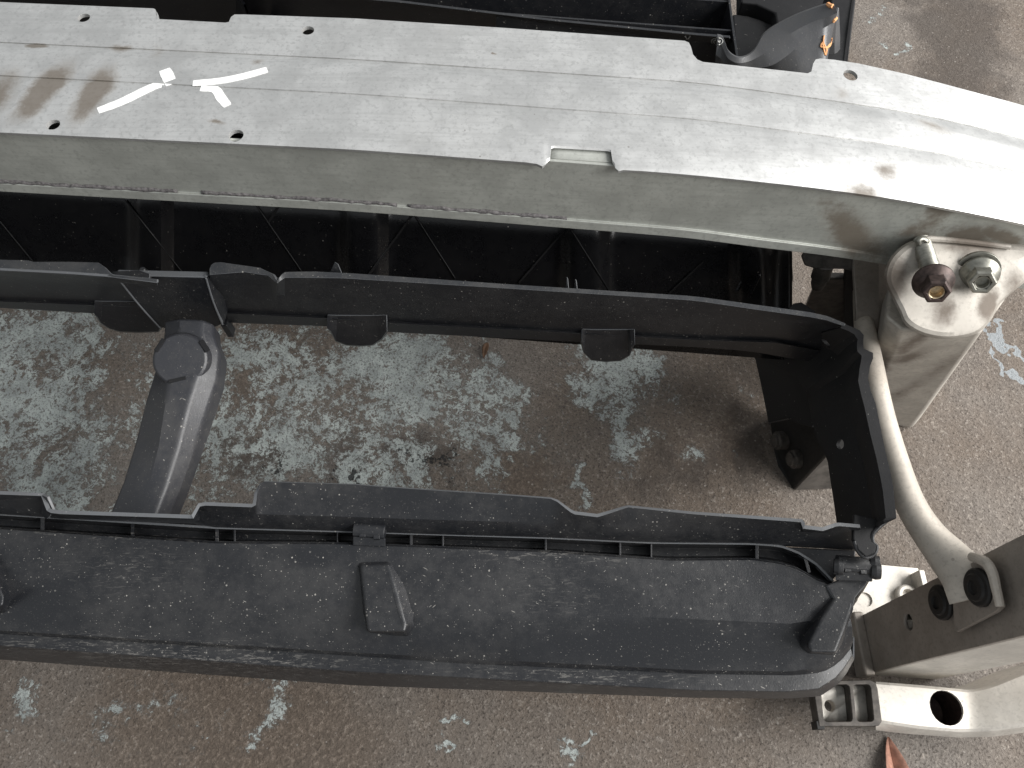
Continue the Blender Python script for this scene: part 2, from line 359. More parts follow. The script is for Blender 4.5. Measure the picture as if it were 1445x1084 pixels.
M_mark = plain('white_paint_pen', (0.86, 0.86, 0.84), 0.5, 0, 0.05)
M_chalk = plain('chalk', (0.42, 0.42, 0.40), 0.9, 0, 0.3, 900)
M_orange = plain('orange_crayon', (0.72, 0.36, 0.16), 0.8, 0, 0.25, 700)
M_rust = plain('rusty_steel', (0.060, 0.042, 0.037), 0.5, 0.5, 0.5, 240)
M_zinc = plain('zinc_plated_steel', (0.29, 0.285, 0.25), 0.4, 0.8, 0.3, 200)
M_brass = plain('bright_thread', (0.62, 0.50, 0.34), 0.35, 0.9, 0.3, 500)
M_grime = plain('grimy_steel', (0.075, 0.066, 0.058), 0.55, 0.3, 0.5, 120)
M_bolt = plain('blackened_steel', (0.014, 0.013, 0.012), 0.55, 0.2, 0.4, 200)
M_leaf = plain('dry_leaf', (0.30, 0.15, 0.105), 0.7, 0, 0.35, 160)
M_leaf2 = plain('brown_leaf', (0.12, 0.065, 0.035), 0.7, 0, 0.35, 300)
M_spill = plain('spilled_grey_paint', (0.40, 0.43, 0.44), 0.6, 0, 0.25, 160)

# ------------------------------------------------------------------ floor
g = 3.0
fl = mesh('floor', [(-g, -g, 0), (g, -g, 0), (g, g, 0), (-g, g, 0)], [(0, 1, 2, 3)], M_floor)
fl['kind'] = 'structure'
def stroke(name, pts, w, mat, parent, zoff=0.0, taper=0.5, jit=0.12, n=5, t=0.0004, nrm=None):
    """flat irregular brush stroke through 3D points"""
    pv = catmull([Vector(p) for p in pts], n); a, b = [], []
    for i, p in enumerate(pv):
        d = (pv[min(i+1, len(pv)-1)] - pv[max(i-1, 0)]).normalized()
        up = nrm or Vector((0, 0, 1)); s = d.cross(up).normalized()
        f = i / (len(pv) - 1); ww = w * (1 - taper*abs(2*f-1)**3) * (1 + random.uniform(-jit, jit)) / 2
        a.append(p + s*ww + up*zoff); b.append(p - s*ww + up*zoff)
    o = mesh(name, a + b, [(i, i+1, len(pv)+i+1, len(pv)+i) for i in range(len(pv)-1)], mat, parent, False); orient(o)
    return finish(o, t, 0)
# ------------------------------------------------------------------ bumper beam
L0 = -330
v_top = lin([(0, 3), (218, 12), (330, 20), (500, 26), (720, 40), (972, 58), (1150, 81), (1197, 86.5), (1277, 104), (1360, 126), (1445, 149)])
v_l1 = smooth_f([(0, 61), (500, 85), (980, 117.5), (1060, 128), (1215, 149), (1330, 169), (1445, 198), (1500, 213)], 50)
v_l2 = smooth_f([(0, 107), (500, 132.5), (980, 168), (1150, 190), (1300, 211), (1445, 243), (1500, 257)], 50)
v_bot = smooth_f([(0, 187), (500, 211), (980, 247), (1150, 265), (1280, 283), (1445, 316), (1500, 329)], 50)
v_sb = smooth_f([(0, 267), (500, 295), (980, 333), (1060, 345), (1150, 355), (1245, 369), (1445, 405)], 50)
A, B = P(0, v_bot(0), ZB0), P(420, v_bot(420), ZB0)
pn = (B - A).cross(Vector((0, 0, 1))).normalized()
if pn.y > 0: pn = -pn                                      # outward (towards the viewer)
zraw = lambda u: plane_hit(u, v_bot(u), A, pn).z
def zb(u): return ZB0 if u < 300 else min(ZB0, sum(zraw(u + k*12) for k in range(-3, 4))/7)
top_out = [(L0, None), (108, None), (216, None), (219, 13), (221.5, 17), (221, 24), (224, 27), (318, 32), (323, 31), (326, 24), (331, 20.5), (345, None), (500, None), (720, None), (850, None), (966, None), (972, 60), (975, 66), (978, 77), (984, 84), (992, 87.5), (1140, 103.5), (1145, 101), (1147.5, 90), (1151, 84), (1158, 82.5)]
us = sorted(set([a for a, _ in top_out] + [758, 765.5, 770, 776, 778, 782, 858, 862, 864, 868, 873, 880] + frange(L0, 1580, 58)))
tof = dict(top_out)
v_topn = lin([(a, v_top(a) if b is None else b) for a, b in top_out] + [(u, v_top(u)) for u in frange(1170, 1580, 12)])
v_botn = lin([(L0, v_bot(L0))] + [(u, v_bot(u)) for u in frange(-200, 755, 20)] + [(765.5, 235), (770, 232), (776, 226), (778, 210), (782, 209), (858, 213.5), (862, 215), (864, 229), (868, 237), (873, 241.5)] + [(u, v_bot(u)) for u in frange(882, 1600, 20)])
def beam_row(fv, dz): return [P(u, fv(u), zb(u) + dz) for u in us]
beam = thing('bumper_beam', 'long silver aluminium bumper beam with white cross marks and notched edges', 'bumper beam', P(700, 200, 0.25))
rows = [beam_row(v_topn, -.0052), beam_row(lambda u: v_l1(u) - 2, -.0046), beam_row(lambda u: v_l1(u) - .8, -.0054), beam_row(lambda u: v_l1(u) + .6, -.0040), beam_row(lambda u: v_l1(u) + 9, -.0006), beam_row(lambda u: v_l1(u) + 15, .0003), beam_row(lambda u: v_l2(u) - 1, .0002),
        beam_row(lambda u: v_l2(u) + .4, -.0006), beam_row(lambda u: v_l2(u) + 1.6, -.0001), beam_row(lambda u: (v_l2(u) + v_bot(u))/2 - 10, .0), beam_row(lambda u: min(v_botn(u) - 3.5, v_bot(u) - 7), .0), beam_row(v_botn, -.0010)]
holes = [(P(u, v, zb(u)), r, (0, 0, 1), .03) for u, v, r in ((113, 16, .0042), (432, 34, .0042), (1204, 98, .0050), (75, 176, .0042), (333, 191, .0046))]
FP = sheet('front_plate', rows, .0028, M_face, beam, .0006, holes)
OH = .0075
def wall_row(fv, off, uu=us): return [plane_hit(u, fv(u), A - pn*off, pn) for u in uu]
usw = frange(L0, 1580, 70)
top_w = []
for u in usw:
    e = P(u, v_bot(u), zb(u)) - pn*OH; top_w.append(Vector((e.x, e.y, zb(u) - .003)))
wr = wall_row(lambda u: v_sb(u) - 11, OH, usw)
rim = wall_row(lambda u: v_sb(u) - 8, OH - .0018, usw)
rim2 = wall_row(lambda u: v_sb(u) - 1, OH - .0020, usw)
bot = [p - pn*.004 + Vector((0, 0, -.0012)) for p in rim2]
back = [p - pn*.055 for p in bot]
backt = [Vector((p.x, p.y, t.z - .006)) for p, t in zip(back, top_w)]
SW = sheet('side_wall', [top_w, wr, rim, rim2, bot, back, backt], .0022, M_wall, beam, .0006)
un = frange(766, 876, 6)
ntop = [P(u, v_bot(u), zb(u)) - pn*OH for u in un]
ntop = [Vector((p.x, p.y, zb(u) - .0031)) for p, u in zip(ntop, un)]
sheet('notch_backing', [[p - pn*.022 for p in ntop], [p - pn*.0005 for p in ntop]], .002, M_wall, beam, 0)
M_adh = plain('old_adhesive', (0.15, 0.14, 0.14), .9, 0, .6, 420)
# grime line on the lower rim: torn adhesive strip
for a, b in ((-60, 250), (284, 560), (575, 800)):
    uu = frange(a, b, 40)
    r1 = [on(u, v_sb(u) - 13 + random.uniform(-1, 1), [SW], .0005) for u in uu]
    r2 = [on(u, v_sb(u) - 7.8 + random.uniform(-1.6, .6), [SW], .0005) for u in uu]
    sheet('adhesive_strip', [r1, r2], .0006, M_adh, beam, 0)
# white marker cross (broken at the fold of the extrusion)
for pts, w in (([(138, 156), (170, 144), (205, 127), (222, 120), (236, 119.5)], .0052), ([(232, 98), (237, 108), (242, 119)], .0066),
               ([(272, 117.5), (310, 114), (345, 107), (377, 98)], .0046), ([(283, 124), (303, 126), (312, 138), (321, 149)], .0052)):
    off = .0012
    stroke('marker_stroke', [on(u, v, [FP], .0003) for u, v in pts], w*1.2, M_mark, beam, 0, .15, .05, t=.0002)

# ------------------------------------------------------------------ crash can
can = thing('crash_can', 'pale dirty cast aluminium crash can bolted under the bumper beam end', 'crash can', P(1290, 560, 0))
def ring(front, back_shift, dz=0):
    f = catmull([P(u, v, z) for u, v, z in front], 4)
    bk = [p + Vector((0, back_shift, dz)) for p in reversed(f)]
    return f + bk
zp = lambda v: .275 - (v - 338)*.00019
hd = [(1292, 338), (1272, 348), (1254, 368), (1248, 394), (1259, 420), (1269, 440), (1278, 458), (1302, 472), (1338, 478), (1376, 471), (1398, 452), (1410, 430), (1434, 408), (1462, 384), (1475, 352)]
cu_, cv_ = 1345, 398
sc_ = lambda k, kv, dz: [(cu_ + (u - cu_)*k, cv_ + (v - cv_)*kv, zp(cv_ + (v - cv_)*kv) + dz) for u, v in hd]
def ring2(front, sh):
    f = catmull([P(*q) for q in front], 4)
    return f + [f[-1] + (f[0] - f[-1])*t + Vector((0, sh, 0)) for t in (.02, .25, .5, .75, .98)]
def bl(A_, B_, t): return [tuple(a + (b - a)*t for a, b in zip(p, q)) for p, q in zip(A_, B_)]
bott = [(1205, 530, .001), (1203, 540, .001), (1202, 550, .001), (1202, 558, .001), (1203, 566, .001), (1206, 576, .001), (1212, 586, .001), (1226, 594, .001), (1250, 600, .001), (1276, 604, .001), (1288, 604, .001), (1294, 596, .001), (1300, 586, .001), (1308, 570, .001), (1316, 552, .001)]
H1, H2, H3 = sc_(1.0, 1.0, -.004), sc_(1.0, 1.01, -.010), sc_(.985, .985, -.024)
H4 = sc_(.80, .85, -.030)
rings = [ring2(sc_(.62, .60, .0008), .0), ring2(sc_(.90, .89, .0), .001), ring2(sc_(.965, .96, -.0012), .001), ring2(H1, .002), ring2(H2, .003), ring2(H3, .006), ring2(H4, .006)]
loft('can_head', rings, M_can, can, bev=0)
tq = [P(1250, 446, .236), P(1272, 466, .236), P(1384, 470, .236), P(1420, 420, .236), P(1425, 385, .225), P(1255, 400, .225)]
bq = [P(1203, 580, .0005), P(1216, 591, .0005), P(1286, 605, .0005), P(1297, 592, .0005), P(1318, 540, .0005), P(1205, 530, .0005)]
mq = [a_ + (b_ - a_)*.12 for a_, b_ in zip(tq, bq)]
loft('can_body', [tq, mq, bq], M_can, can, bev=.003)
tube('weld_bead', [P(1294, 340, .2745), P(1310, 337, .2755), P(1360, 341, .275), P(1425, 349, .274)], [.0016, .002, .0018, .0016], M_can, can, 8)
def thread(base, axis, r, L, mat, parent, pitch=.0016, name='threaded_stud'):
    prof = [(.001, 0)]; h = 0
    while h < L:
        prof += [(r, h), (r*.84, h + pitch*.5)]; h += pitch
    prof += [(r*.8, L), (.001, L)]
    return lathe(name, base, axis, prof, mat, parent, 20, 0)
b0 = P(1303, 350, .2725); b1 = P(1315, 386, .277)
ax = (b1 - b0).normalized()
thread(b0 - ax*.006, ax, .0058, (b1 - b0).length + .008, M_zinc, can)
ax2 = (ax + (CAM - b1).normalized()*.55).normalized()
def flange_nut(c, ax, rf, rh, hh, m, parent, hole_m, name):
    nut = lathe(name, c, ax, [(rf*.55, -.002), (rf, -.0015), (rf*1.0, .0002), (rf*.86, .0022), (rh*1.02, .0042), (rh*.9, .005)], m, parent, 36, .0003)
    hx = lathe('hex_head', c + ax*.0035, ax, [(rh*1.06, 0), (rh*1.06, hh*.86), (rh*.93, hh), (rh*.66, hh), (rh*.62, hh*.93), (rh*.62, hh*.25), (.0002, hh*.25)], m, nut, 6, .0005, False, .3)
    th = lathe('thread_bore', c + ax*.0035, ax, [(rh*.54, hh*.3), (rh*.54, hh*.95), (rh*.47, hh*.92), (rh*.43, hh*.45), (.0002, hh*.44)], hole_m, nut, 24, 0)
    return nut
c1 = P(1317, 398, .279)
flange_nut(c1, ax2, .0122, .0082, .0100, M_rust, can, M_brass, 'flange_nut')
c2 = P(1382, 388, .269)
flange_nut(c2, (ax*.8 + (CAM - c2).normalized()*.6).normalized(), .0120, .0083, .0085, M_zinc, can, M_zinc, 'flange_nut')
lathe('washer', c2 - ax*.003, (ax*.8 + (CAM - c2).normalized()*.6).normalized(), [(.004, -.003), (.0132, -.003), (.0132, -.0005), (.004, -.0005)], M_zinc, can, 30, .0003)
# torn lug with a hook over the stud
tube('hook_lug', [P(1297, 346, .275), P(1296, 340, .278), P(1301, 337, .279), P(1307, 340, .278), P(1306, 346, .275)], [.0019]*5, M_zinc, can, 10)

# ------------------------------------------------------------------ upper rail bracket beside the can
ub = thing('mounting_bracket', 'small dark bracket with hanging stud between bumper beam and crash can', 'bracket', P(1170, 430, 0))
plate('top_plate', [P(1131, 362, .20), P(1134, 357, .202), P(1215, 364, .205), P(1226, 385, .20), P(1206, 384, .196), P(1190, 380, .196), P(1150, 379, .196), P(1136, 375, .197)], .004, M_grime, ub, .001)
lathe('stud', P(1163, 374, .190), (0, -.35, -.9), [(.0072, 0), (.0072, .012), (.0058, .0125), (.0058, .017), (.0040, .022), (.001, .024)], M_grime, ub, 20, .0003)
loft('tapered_block', [[P(1152, 394, .165), P(1192, 394, .165), P(1194, 384, .165), P(1156, 384, .165)], [P(1128, 455, .06), P(1197, 460, .06), P(1204, 425, .06), P(1140, 420, .06)]], M_grime, ub, bev=.002)
loft('leg', [[P(1190, 380, .18), P(1224, 380, .18), P(1222, 372, .18), P(1192, 372, .18)], [P(1190, 520, .0), P(1222, 530, .0), P(1228, 500, .0), P(1190, 498, .0)]], M_dark, ub, bev=.002)
sheet('side_web', [[P(1204, 362, .205), P(1206, 400, .20), P(1208, 440, .19), P(1206, 480, .17)], [P(1240, 360, .205), P(1240, 400, .20), P(1240, 440, .19), P(1236, 490, .17)], [P(1268, 358, .20), P(1266, 400, .19), P(1272, 450, .18), P(1262, 500, .16)]], .004, M_rail, ub, .001)

# ------------------------------------------------------------------ vertical rail post at the lower right
XR = .292
post = thing('rail_post', 'brown stained square steel rail post rising at the lower right corner', 'rail', (XR + .03, .11, 0))
ya, yb = P(1228, 952, 0).y, P(1200, 874, 0).y
ZT = .42
pv = [Vector((XR, ya, 0)), Vector((XR + .058, ya - .004, 0)), Vector((XR + .058, yb, 0)), Vector((XR, yb, 0))]
top = [Vector((XR + .006, ya - .006, ZT)), Vector((XR + .062, ya - .010, ZT)), Vector((XR + .062, yb + .008, ZT)), Vector((XR + .006, yb + .008, ZT))]
# faces as separate plates so that the left one can be pierced
cutp = [(PX(1279, 878, XR), .0058, (1, 0, 0), .02)]
plate('side_plate', [pv[0], pv[3], top[3], top[0]], .003, M_rail, post, .0012, cutp)  # darker metal than the front plate paints in the shaded side
plate('front_plate', [pv[0] + Vector((.0035, 0, 0)), pv[1], top[1], top[0] + Vector((.0035, 0, 0))], .003, M_white, post, .0012, toward=Vector((0.3, -5, 0)))  # paler metal paints in the lit side of the same post
plate('back_plate', [pv[3] + Vector((.0035, 0, 0)), pv[2], top[2], top[3] + Vector((.0035, 0, 0))], .003, M_white, post, .0012, toward=Vector((0.3, 5, 0)))
plate('outer_plate', [pv[1] + Vector((0, .0035, 0)), pv[2] - Vector((0, .0035, 0)), top[2] - Vector((0, .0035, 0)), top[1] + Vector((0, .0035, 0))], .003, M_rail, post, .0012, toward=Vector((5, .1, 0)))
box('end_collar', (XR - .0035, (ya + yb)/2, .010), .0045, (yb - ya)/2 + .003, .010, M_rail, post, bev=.002)
# pale base plate lying behind the post
bp = plate('base_plate', [P(1188, 900, .012), P(1200, 862, .012), P(1218, 835, .012), P(1240, 797, .012), P(1295, 802, .012), P(1306, 826, .012), P(1330, 850, .012), P(1270, 905, .012)], .008, M_white, post, .0012, [(P(1221, 846, .012), .006, (0, 0, 1), .004)])
box('upright_tab', P(1296, 822, .018), .0025, .0085, .010, M_white, post, bev=.001)
lathe('weld_nut', P(1277, 842, .012), (0, 0, 1), [(.009, -.001), (.009, .006), (.0075, .007), (.005, .007), (.0045, .001), (.0002, .001)], M_white, post, 24, .0004)

# ------------------------------------------------------------------ brace tube with its end tab bolted to the post
brace = thing('brace_tube', 'bent silver tube brace with flattened end bolted to the rail post', 'brace', P(1290, 740, 0.1))
XT = XR - .0045
pts = [P(1212, 400, .14), P(1218, 450, .178), P(1226, 500, .19), P(1242, 580, .19), P(1262, 650, .188), P(1284, 710, .184), P(1310, 752, .180), PX(1338, 785, XT - .004), PX(1362, 815, XT - .001), PX(1374, 845, XT)]
rad = [.0050, .0068, .0084, .0088, .0091, .0096, .0105, .0130, .0150, .0150]
flt = [1, 1, 1, 1, 1, 1, .95, .7, .32, .08]
tube('tube', pts, rad, M_tube, brace, 24, 8, flt, up=Vector((-.75, -.1, .65)))
tab = plate('end_tab', [PX(u, v, XT) for u, v in ((1345, 822), (1354, 802), (1378, 790), (1392, 794), (1400, 806), (1412, 856), (1404, 864), (1350, 892), (1346, 890), (1344, 850))], .0035, M_rail, brace, .0008, toward=Vector((-3, 0, .3)))
tube('tab_lip', [PX(1372, 786, XT - .002), PX(1390, 793, XT - .003), PX(1400, 808, XT - .003), PX(1406, 832, XT - .003), PX(1411, 856, XT - .003)], [.0030, .0032, .0030, .0027, .0024], M_tube, brace, 12)
for u, v, xx in ((1330, 850, XR), (1383, 829, XT)):
    hb = lathe('bolt', PX(u, v, xx - .0005), (-1, -.05, .1), [(.0118, 0), (.0118, .002), (.0108, .0032), (.0085, .0036), (.008, .0045), (.0078, .0050), (.0045, .0052), (.004, .0035), (.0002, .0035)], M_bolt, brace, 30, .0003)

# ------------------------------------------------------------------ lower crossbar end
cb = thing('lower_crossbar', 'pale aluminium lower crossbar with pocketed end and round hole', 'crossbar', P(1300, 1000, 0))
ZC = .046
topv = [(1158, 962), (1193, 960), (1235, 962), (1299, 967), (1370, 974), (1400, 967), (1445, 948), (1520, 925)]
midv = [(1156, 1019), (1240, 1020), (1300, 1029), (1352, 1033), (1400, 1032), (1445, 1026), (1520, 1012)]
botv = [(1158, 1027), (1246, 1031), (1300, 1037), (1352, 1041), (1400, 1040), (1445, 1034), (1520, 1022)]
def cbrow(pts, z, u0=1246, n=34): 
    f = lin(pts); return [P(u, f(u), z + max(0, (u - 1370))*.00022) for u in frange(u0, 1520, n)]
f1, f2, f3 = lin(topv), lin(midv), lin(botv)
crow = lambda k: lin([(u, f1(u) + (f2(u) - f1(u))*k) for u in frange(1150, 1520, 40)])
def cbr(k, z): 
    f = crow(k); return [P(u, f(u), z + max(0, (u - 1370))*.00022) for u in frange(1236, 1520, 34)]
hole_c = P(1335, 999, ZC)
backlow = [p + Vector((0, .004, -.04)) for p in cbr(0, ZC - .003)]
lowrow = [P(u, f3(u), ZC - .014 + max(0, (u - 1370))*.00022) for u in frange(1236, 1520, 34)]
under = [p + Vector((0, .002, -.026)) for p in lowrow]
under2 = [p + Vector((0, .024, -.001)) for p in under]
sheet('bar', [backlow, cbr(0, ZC - .002), cbr(.06, ZC), cbr(.5, ZC + .001), cbr(.93, ZC), cbr(1.0, ZC - .002), lowrow, under, under2], .0026, M_white, cb, .0008, [(hole_c, .0125, (0, 0, 1), .02)])
# flanged bore seen through the hole
lathe('bore_wall', hole_c + Vector((0, 0, -.034)), (0, 0, 1), [(.0128, .031), (.0140, .031), (.0140, 0), (.0002, -.001), (.0002, .001), (.0128, .002)], M_rust, cb, 30, 0, caps=(False, False))
# pocketed end casting: rim with two pockets
def pocket_frame(name, outer, inners, z, depth, mat, parent):
    bmh = bmesh.new()
    o = plate(name, [P(u, v, z) for u, v in outer], depth, mat, parent, 0)
    for inn in inners:
        lo = [P(u, v, z) + Vector((0, 0, -depth*1.3)) for u, v in inn]; hi = [P(u, v, z) + Vector((0, 0, .01)) for u, v in inn]
        c = loft('c', [lo, hi], mat, None, bev=0)
        m = o.modifiers.new('b', 'BOOLEAN'); m.object = c; m.operation = 'DIFFERENCE'; m.solver = 'EXACT'
        dg = bpy.context.evaluated_depsgraph_get(); dg.update()
        me = bpy.data.meshes.new_from_object(o.evaluated_get(dg)); o.modifiers.clear(); o.data = me
        bpy.data.objects.remove(c)
    bmh.free()
    return finish(o, 0, .0008)
def rr(x0, y0, x1, y1, r, sk=0.0, rc=(1, 1, 1, 1)):
    out = []
    for i, (cx, cy, a0) in enumerate(((x0 + r, y0 + r, 180), (x1 - r, y0 + r, 270), (x1 - r, y1 - r, 0), (x0 + r, y1 - r, 90))):
        for k in range(5):
            a = R(a0 + k*22.5); out.append((cx + r*math.cos(a) + sk*(cy + r*math.sin(a) - y0), cy + r*math.sin(a)))
    return out
pocket_frame('pocketed_end', [(1146, 961), (1228, 959), (1236, 963), (1239, 972), (1245, 1018), (1241, 1024), (1234, 1025), (1156, 1025), (1152, 1000)],
             [rr(1158, 966, 1198, 1018, 5, .10), rr(1204, 966, 1228, 1018, 5, .10)], ZC + .0025, .013, M_grime, cb)
plate('pocket_floor', [P(1150, 962, ZC - .008) + Vector((0, 0, 0)), P(1232, 962, ZC - .008), P(1240, 1022, ZC - .008), P(1158, 1022, ZC - .008)], .008, M_white, cb, 0, [(P(1171, 996, ZC - .008), .0042, (0, 0, 1), .04)])
box('end_lug', P(1154, 1024, ZC - .004), .003, .003, .006, M_bolt, cb)
for (x_, w_) in ((1290, .006), (1500, .006)):
    p = P(x_, 1000, ZC); box('support_foot', (p.x + .02, p.y + .004, .009), w_, .012, .009, M_rail, cb)

# ------------------------------------------------------------------ black front frame
ZL = .225
fr = thing('radiator_frame', 'black plastic radiator frame with upper bar, round bossed strut and side wall', 'radiator frame', P(700, 480, 0.0))
la = P(480, 389, ZL); lb = P(980, 421, ZL)
wn = (lb - la).cross(Vector((0, 0, 1))).normalized()
if wn.y > 0: wn = -wn
def UB(u, v, off=0.0): return plane_hit(u, v, la - wn*off, wn)
# right section
uu = sorted(set([296, 298, 302, 311, 345, 367, 378, 385, 388, 391, 394, 397, 402, 412, 460, 467, 477, 491, 525, 539, 542, 820, 822, 826, 836, 874, 887, 892, 895] + frange(320, 1192, 36)))
r0 = lin([(296, 379), (298, 374), (302, 371), (311, 370), (367, 378), (385, 387), (391, 397), (397, 388), (402, 384), (440, 383), (500, 386), (729, 402), (980, 418), (1066, 430), (1160, 443), (1192, 456)])
r1 = lin([(296, 388), (345, 384), (378, 389), (391, 400), (402, 392), (480, 392.5), (729, 408), (980, 424), (1066, 437), (1160, 450), (1192, 461)])
r2 = lin([(296, 412), (480, 421), (729, 432), (980, 442), (1100, 452), (1192, 470)])
r3 = lin([(296, 438), (322, 441), (500, 449.5), (549, 454), (980, 478), (1097, 482), (1192, 500)])
r4 = lin([(296, 454), (329, 456), (467, 461), (549, 469), (822, 483), (980, 490), (1059, 496), (1192, 520)])
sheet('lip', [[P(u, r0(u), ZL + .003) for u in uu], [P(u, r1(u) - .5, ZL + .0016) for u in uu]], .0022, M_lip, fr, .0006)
sheet('upper_bar', [[P(u, r1(u), ZL + .0015) for u in uu], [UB(u, r2(u), -.004) for u in uu], [UB(u, r3(u), -.002) for u in uu], [UB(u, r3(u) + 1.5, -.0045) for u in uu], [UB(u, r4(u), -.003) for u in uu], [UB(u, r4(u), -.003) + Vector((0, .03, -.002)) for u in uu]], .0022, M_pl, fr, .0007)
# left section
ul = sorted(set(frange(L0, 158, 30) + [40, 46, 100, 138, 148, 156, 145, 160]))
l0 = lin([(L0, 350), (0, 366), (40, 367), (46, 369), (100, 369), (138, 370), (148, 377), (156, 386), (160, 388)])
l1 = lin([(L0, 366), (0, 382), (97, 387), (152, 391), (160, 392)])
l2 = lin([(L0, 383), (0, 398), (160, 404)])
l3 = lin([(L0, 402), (0, 424), (160, 430)])
l4 = lin([(L0, 414), (0, 435), (138, 443), (230, 449)])
ulx = ul + [175, 190, 205, 222]
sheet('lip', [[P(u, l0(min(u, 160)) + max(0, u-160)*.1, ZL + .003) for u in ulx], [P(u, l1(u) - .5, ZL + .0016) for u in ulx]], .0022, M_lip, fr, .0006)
sheet('upper_bar', [[P(u, l1(u), ZL + .0015) for u in ulx], [UB(u, l2(u), -.004) for u in ulx], [UB(u, l3(u), -.002) for u in ulx], [UB(u, l3(u) + 1.5, -.0045) for u in ulx], [UB(u, l4(u), -.003) for u in ulx], [UB(u, l4(u), -.003) + Vector((0, .03, -.002)) for u in ulx]], .0022, M_pl, fr, .0007)
# bumps under the bar: shallow scoops
def bump(pts, off0, off1, dep=.03):
    f = [UB(u, v, off0 if i in (0, len(pts)-1) else off1) for i, (u, v) in enumerate(pts)]
    b = [p + Vector((0, dep, -.001)) for p in f]
    mid_ = [UB(u, v - (1.5 if i not in (0, len(pts)-1) else 0), off1 - .002) for i, (u, v) in enumerate(pts)]
    topc = [UB(u, min(v, pts[0][1]) - 18, off0 + .0015) for u, v in pts]
    sheet('scoop', [topc, mid_, f, b], .002, M_pl, fr, .0012)
bump([(134, 441), (139, 446), (145, 455), (156, 462), (170, 466), (196, 467), (222, 466), (234, 450)], -.0028, -.006)
bump([(462, 461), (468, 466), (476, 480), (490, 485), (508, 486), (525, 485), (537, 477), (543, 469), (547, 465)], -.0028, -.006)
bump([(820, 481), (823, 486), (826, 496), (836, 506), (855, 508), (874, 507), (886, 500), (891, 488), (896, 484)], -.0028, -.006)
# small fins showing above the bar lip
for u, v, h in ((474, 384, 14), (800, 408, 17), (812, 408, 14)):
    w = 9 if h == 14 and u < 600 else 2.5
    plate('fin', [P(u - w, v + 2, ZL - .004), P(u + w, v + 4, ZL - .004), P(u + w*.3, v - h + 3, ZL + .002), P(u - w*.2, v - h, ZL + .002)], .0012, M_pl, fr, .0003)
# junction plate and gussets
zs = ZL - .003
jp = [UB(162, 389, -.008), UB(291, 392, -.008), UB(300, 425, -.010), UB(314, 458, -.012), UB(300, 464, -.012), UB(240, 466, -.012), UB(225, 462, -.012), UB(196, 430, -.010)]
plate('junction_plate', jp, .006, M_pl, fr, .0012)
plate('gusset', [UB(291, 391, -.008), UB(297, 388, -.004), UB(318, 424, -.004), UB(322, 440, -.003), UB(316, 459, -.010), UB(304, 430, -.010)], .003, M_pl, fr, .001)
tube('edge_line', [UB(164, 390, -.0085), UB(197, 431, -.0105), UB(226, 463, -.0125)], [.0007]*3, M_edge, fr, 6)  # pale line painting the light on the plate's left bevel
tube('edge_line', [UB(291, 393, -.0085), UB(301, 426, -.0105), UB(314, 458, -.0125)], [.0007]*3, M_edge, fr, 6)  # matching painted bevel highlight on the right edge
box('clip_tab', UB(322, 462, -.004), .0025, .004, .009, M_pl, fr)
lathe('snap_boss', UB(204, 383, .002), (0, -.3, 1), [(.0024, -.002), (.0024, .0035), (.0015, .0045)], M_pl, fr, 12, .0003)
plate('rear_rib', [P(156, 383, ZL - .004), P(196, 381, ZL - .004), P(211, 386, ZL - .004), P(211, 392, ZL - .004), P(170, 391, ZL - .004)], .002, M_pl, fr)
# strut: three-faceted, from the junction to the lower duct
def sring(l, a, b, r, z, hh, back=.016):
    pl, pa, pb, pr = P(l[0], l[1], z - hh), P(a[0], a[1], z), P(b[0], b[1], z), P(r[0], r[1], z - hh*.9)
    return [pl, pa, pb, pr, pr + Vector((0, .0, -back)), pl + Vector((0, 0, -back))]
srings = [sring((231, 452), (254, 448), (286, 450), (302, 456), .193, .008), sring((231, 470), (253, 466), (284, 466), (303, 474), .192, .008), sring((228, 490), (250, 487), (288, 484), (312, 500), .190, .012), sring((216, 530), (240, 528), (278, 526), (308, 536), .187, .012),
          sring((205, 566), (234, 566), (266, 566), (298, 566), .184, .012), sring((190, 625), (224, 630), (250, 632), (276, 630), .180, .012), sring((173, 680), (210, 684), (234, 686), (256, 686), .176, .012), sring((153, 728), (196, 732), (216, 734), (238, 730), .172, .010), sring((150, 736), (193, 738), (213, 739), (235, 736), .160, .010)]
strut = loft('strut', srings, M_strut, fr, bev=.0028)
bc = P(253, 507, .192); bn = (Vector((.10, -.40, 1))).normalized()
boss = lathe('boss', bc - bn*.0145, bn, [(.0215, -.012), (.0205, .008), (.0192, .0125), (.0175, .0138), (.0002, .0140)], M_strut, fr, 40, .0006)
def slot(u, v, w, h, ang):
    p = plane_hit(u, v, bc + bn*.0003, bn)
    q = bn.to_track_quat('Z', 'Y'); x = q @ Vector((math.cos(ang), math.sin(ang), 0)); y = bn.cross(x)
    plate('slot_lip', [p + x*w + y*h, p - x*w + y*h, p - x*w - y*h, p + x*w - y*h], .0018, M_dark, boss, .0003)
slot(250, 536, .0062, .0013, 0.0); slot(225, 487, .0052, .0015, .8); slot(288, 488, .0045, .0018, -1.2)
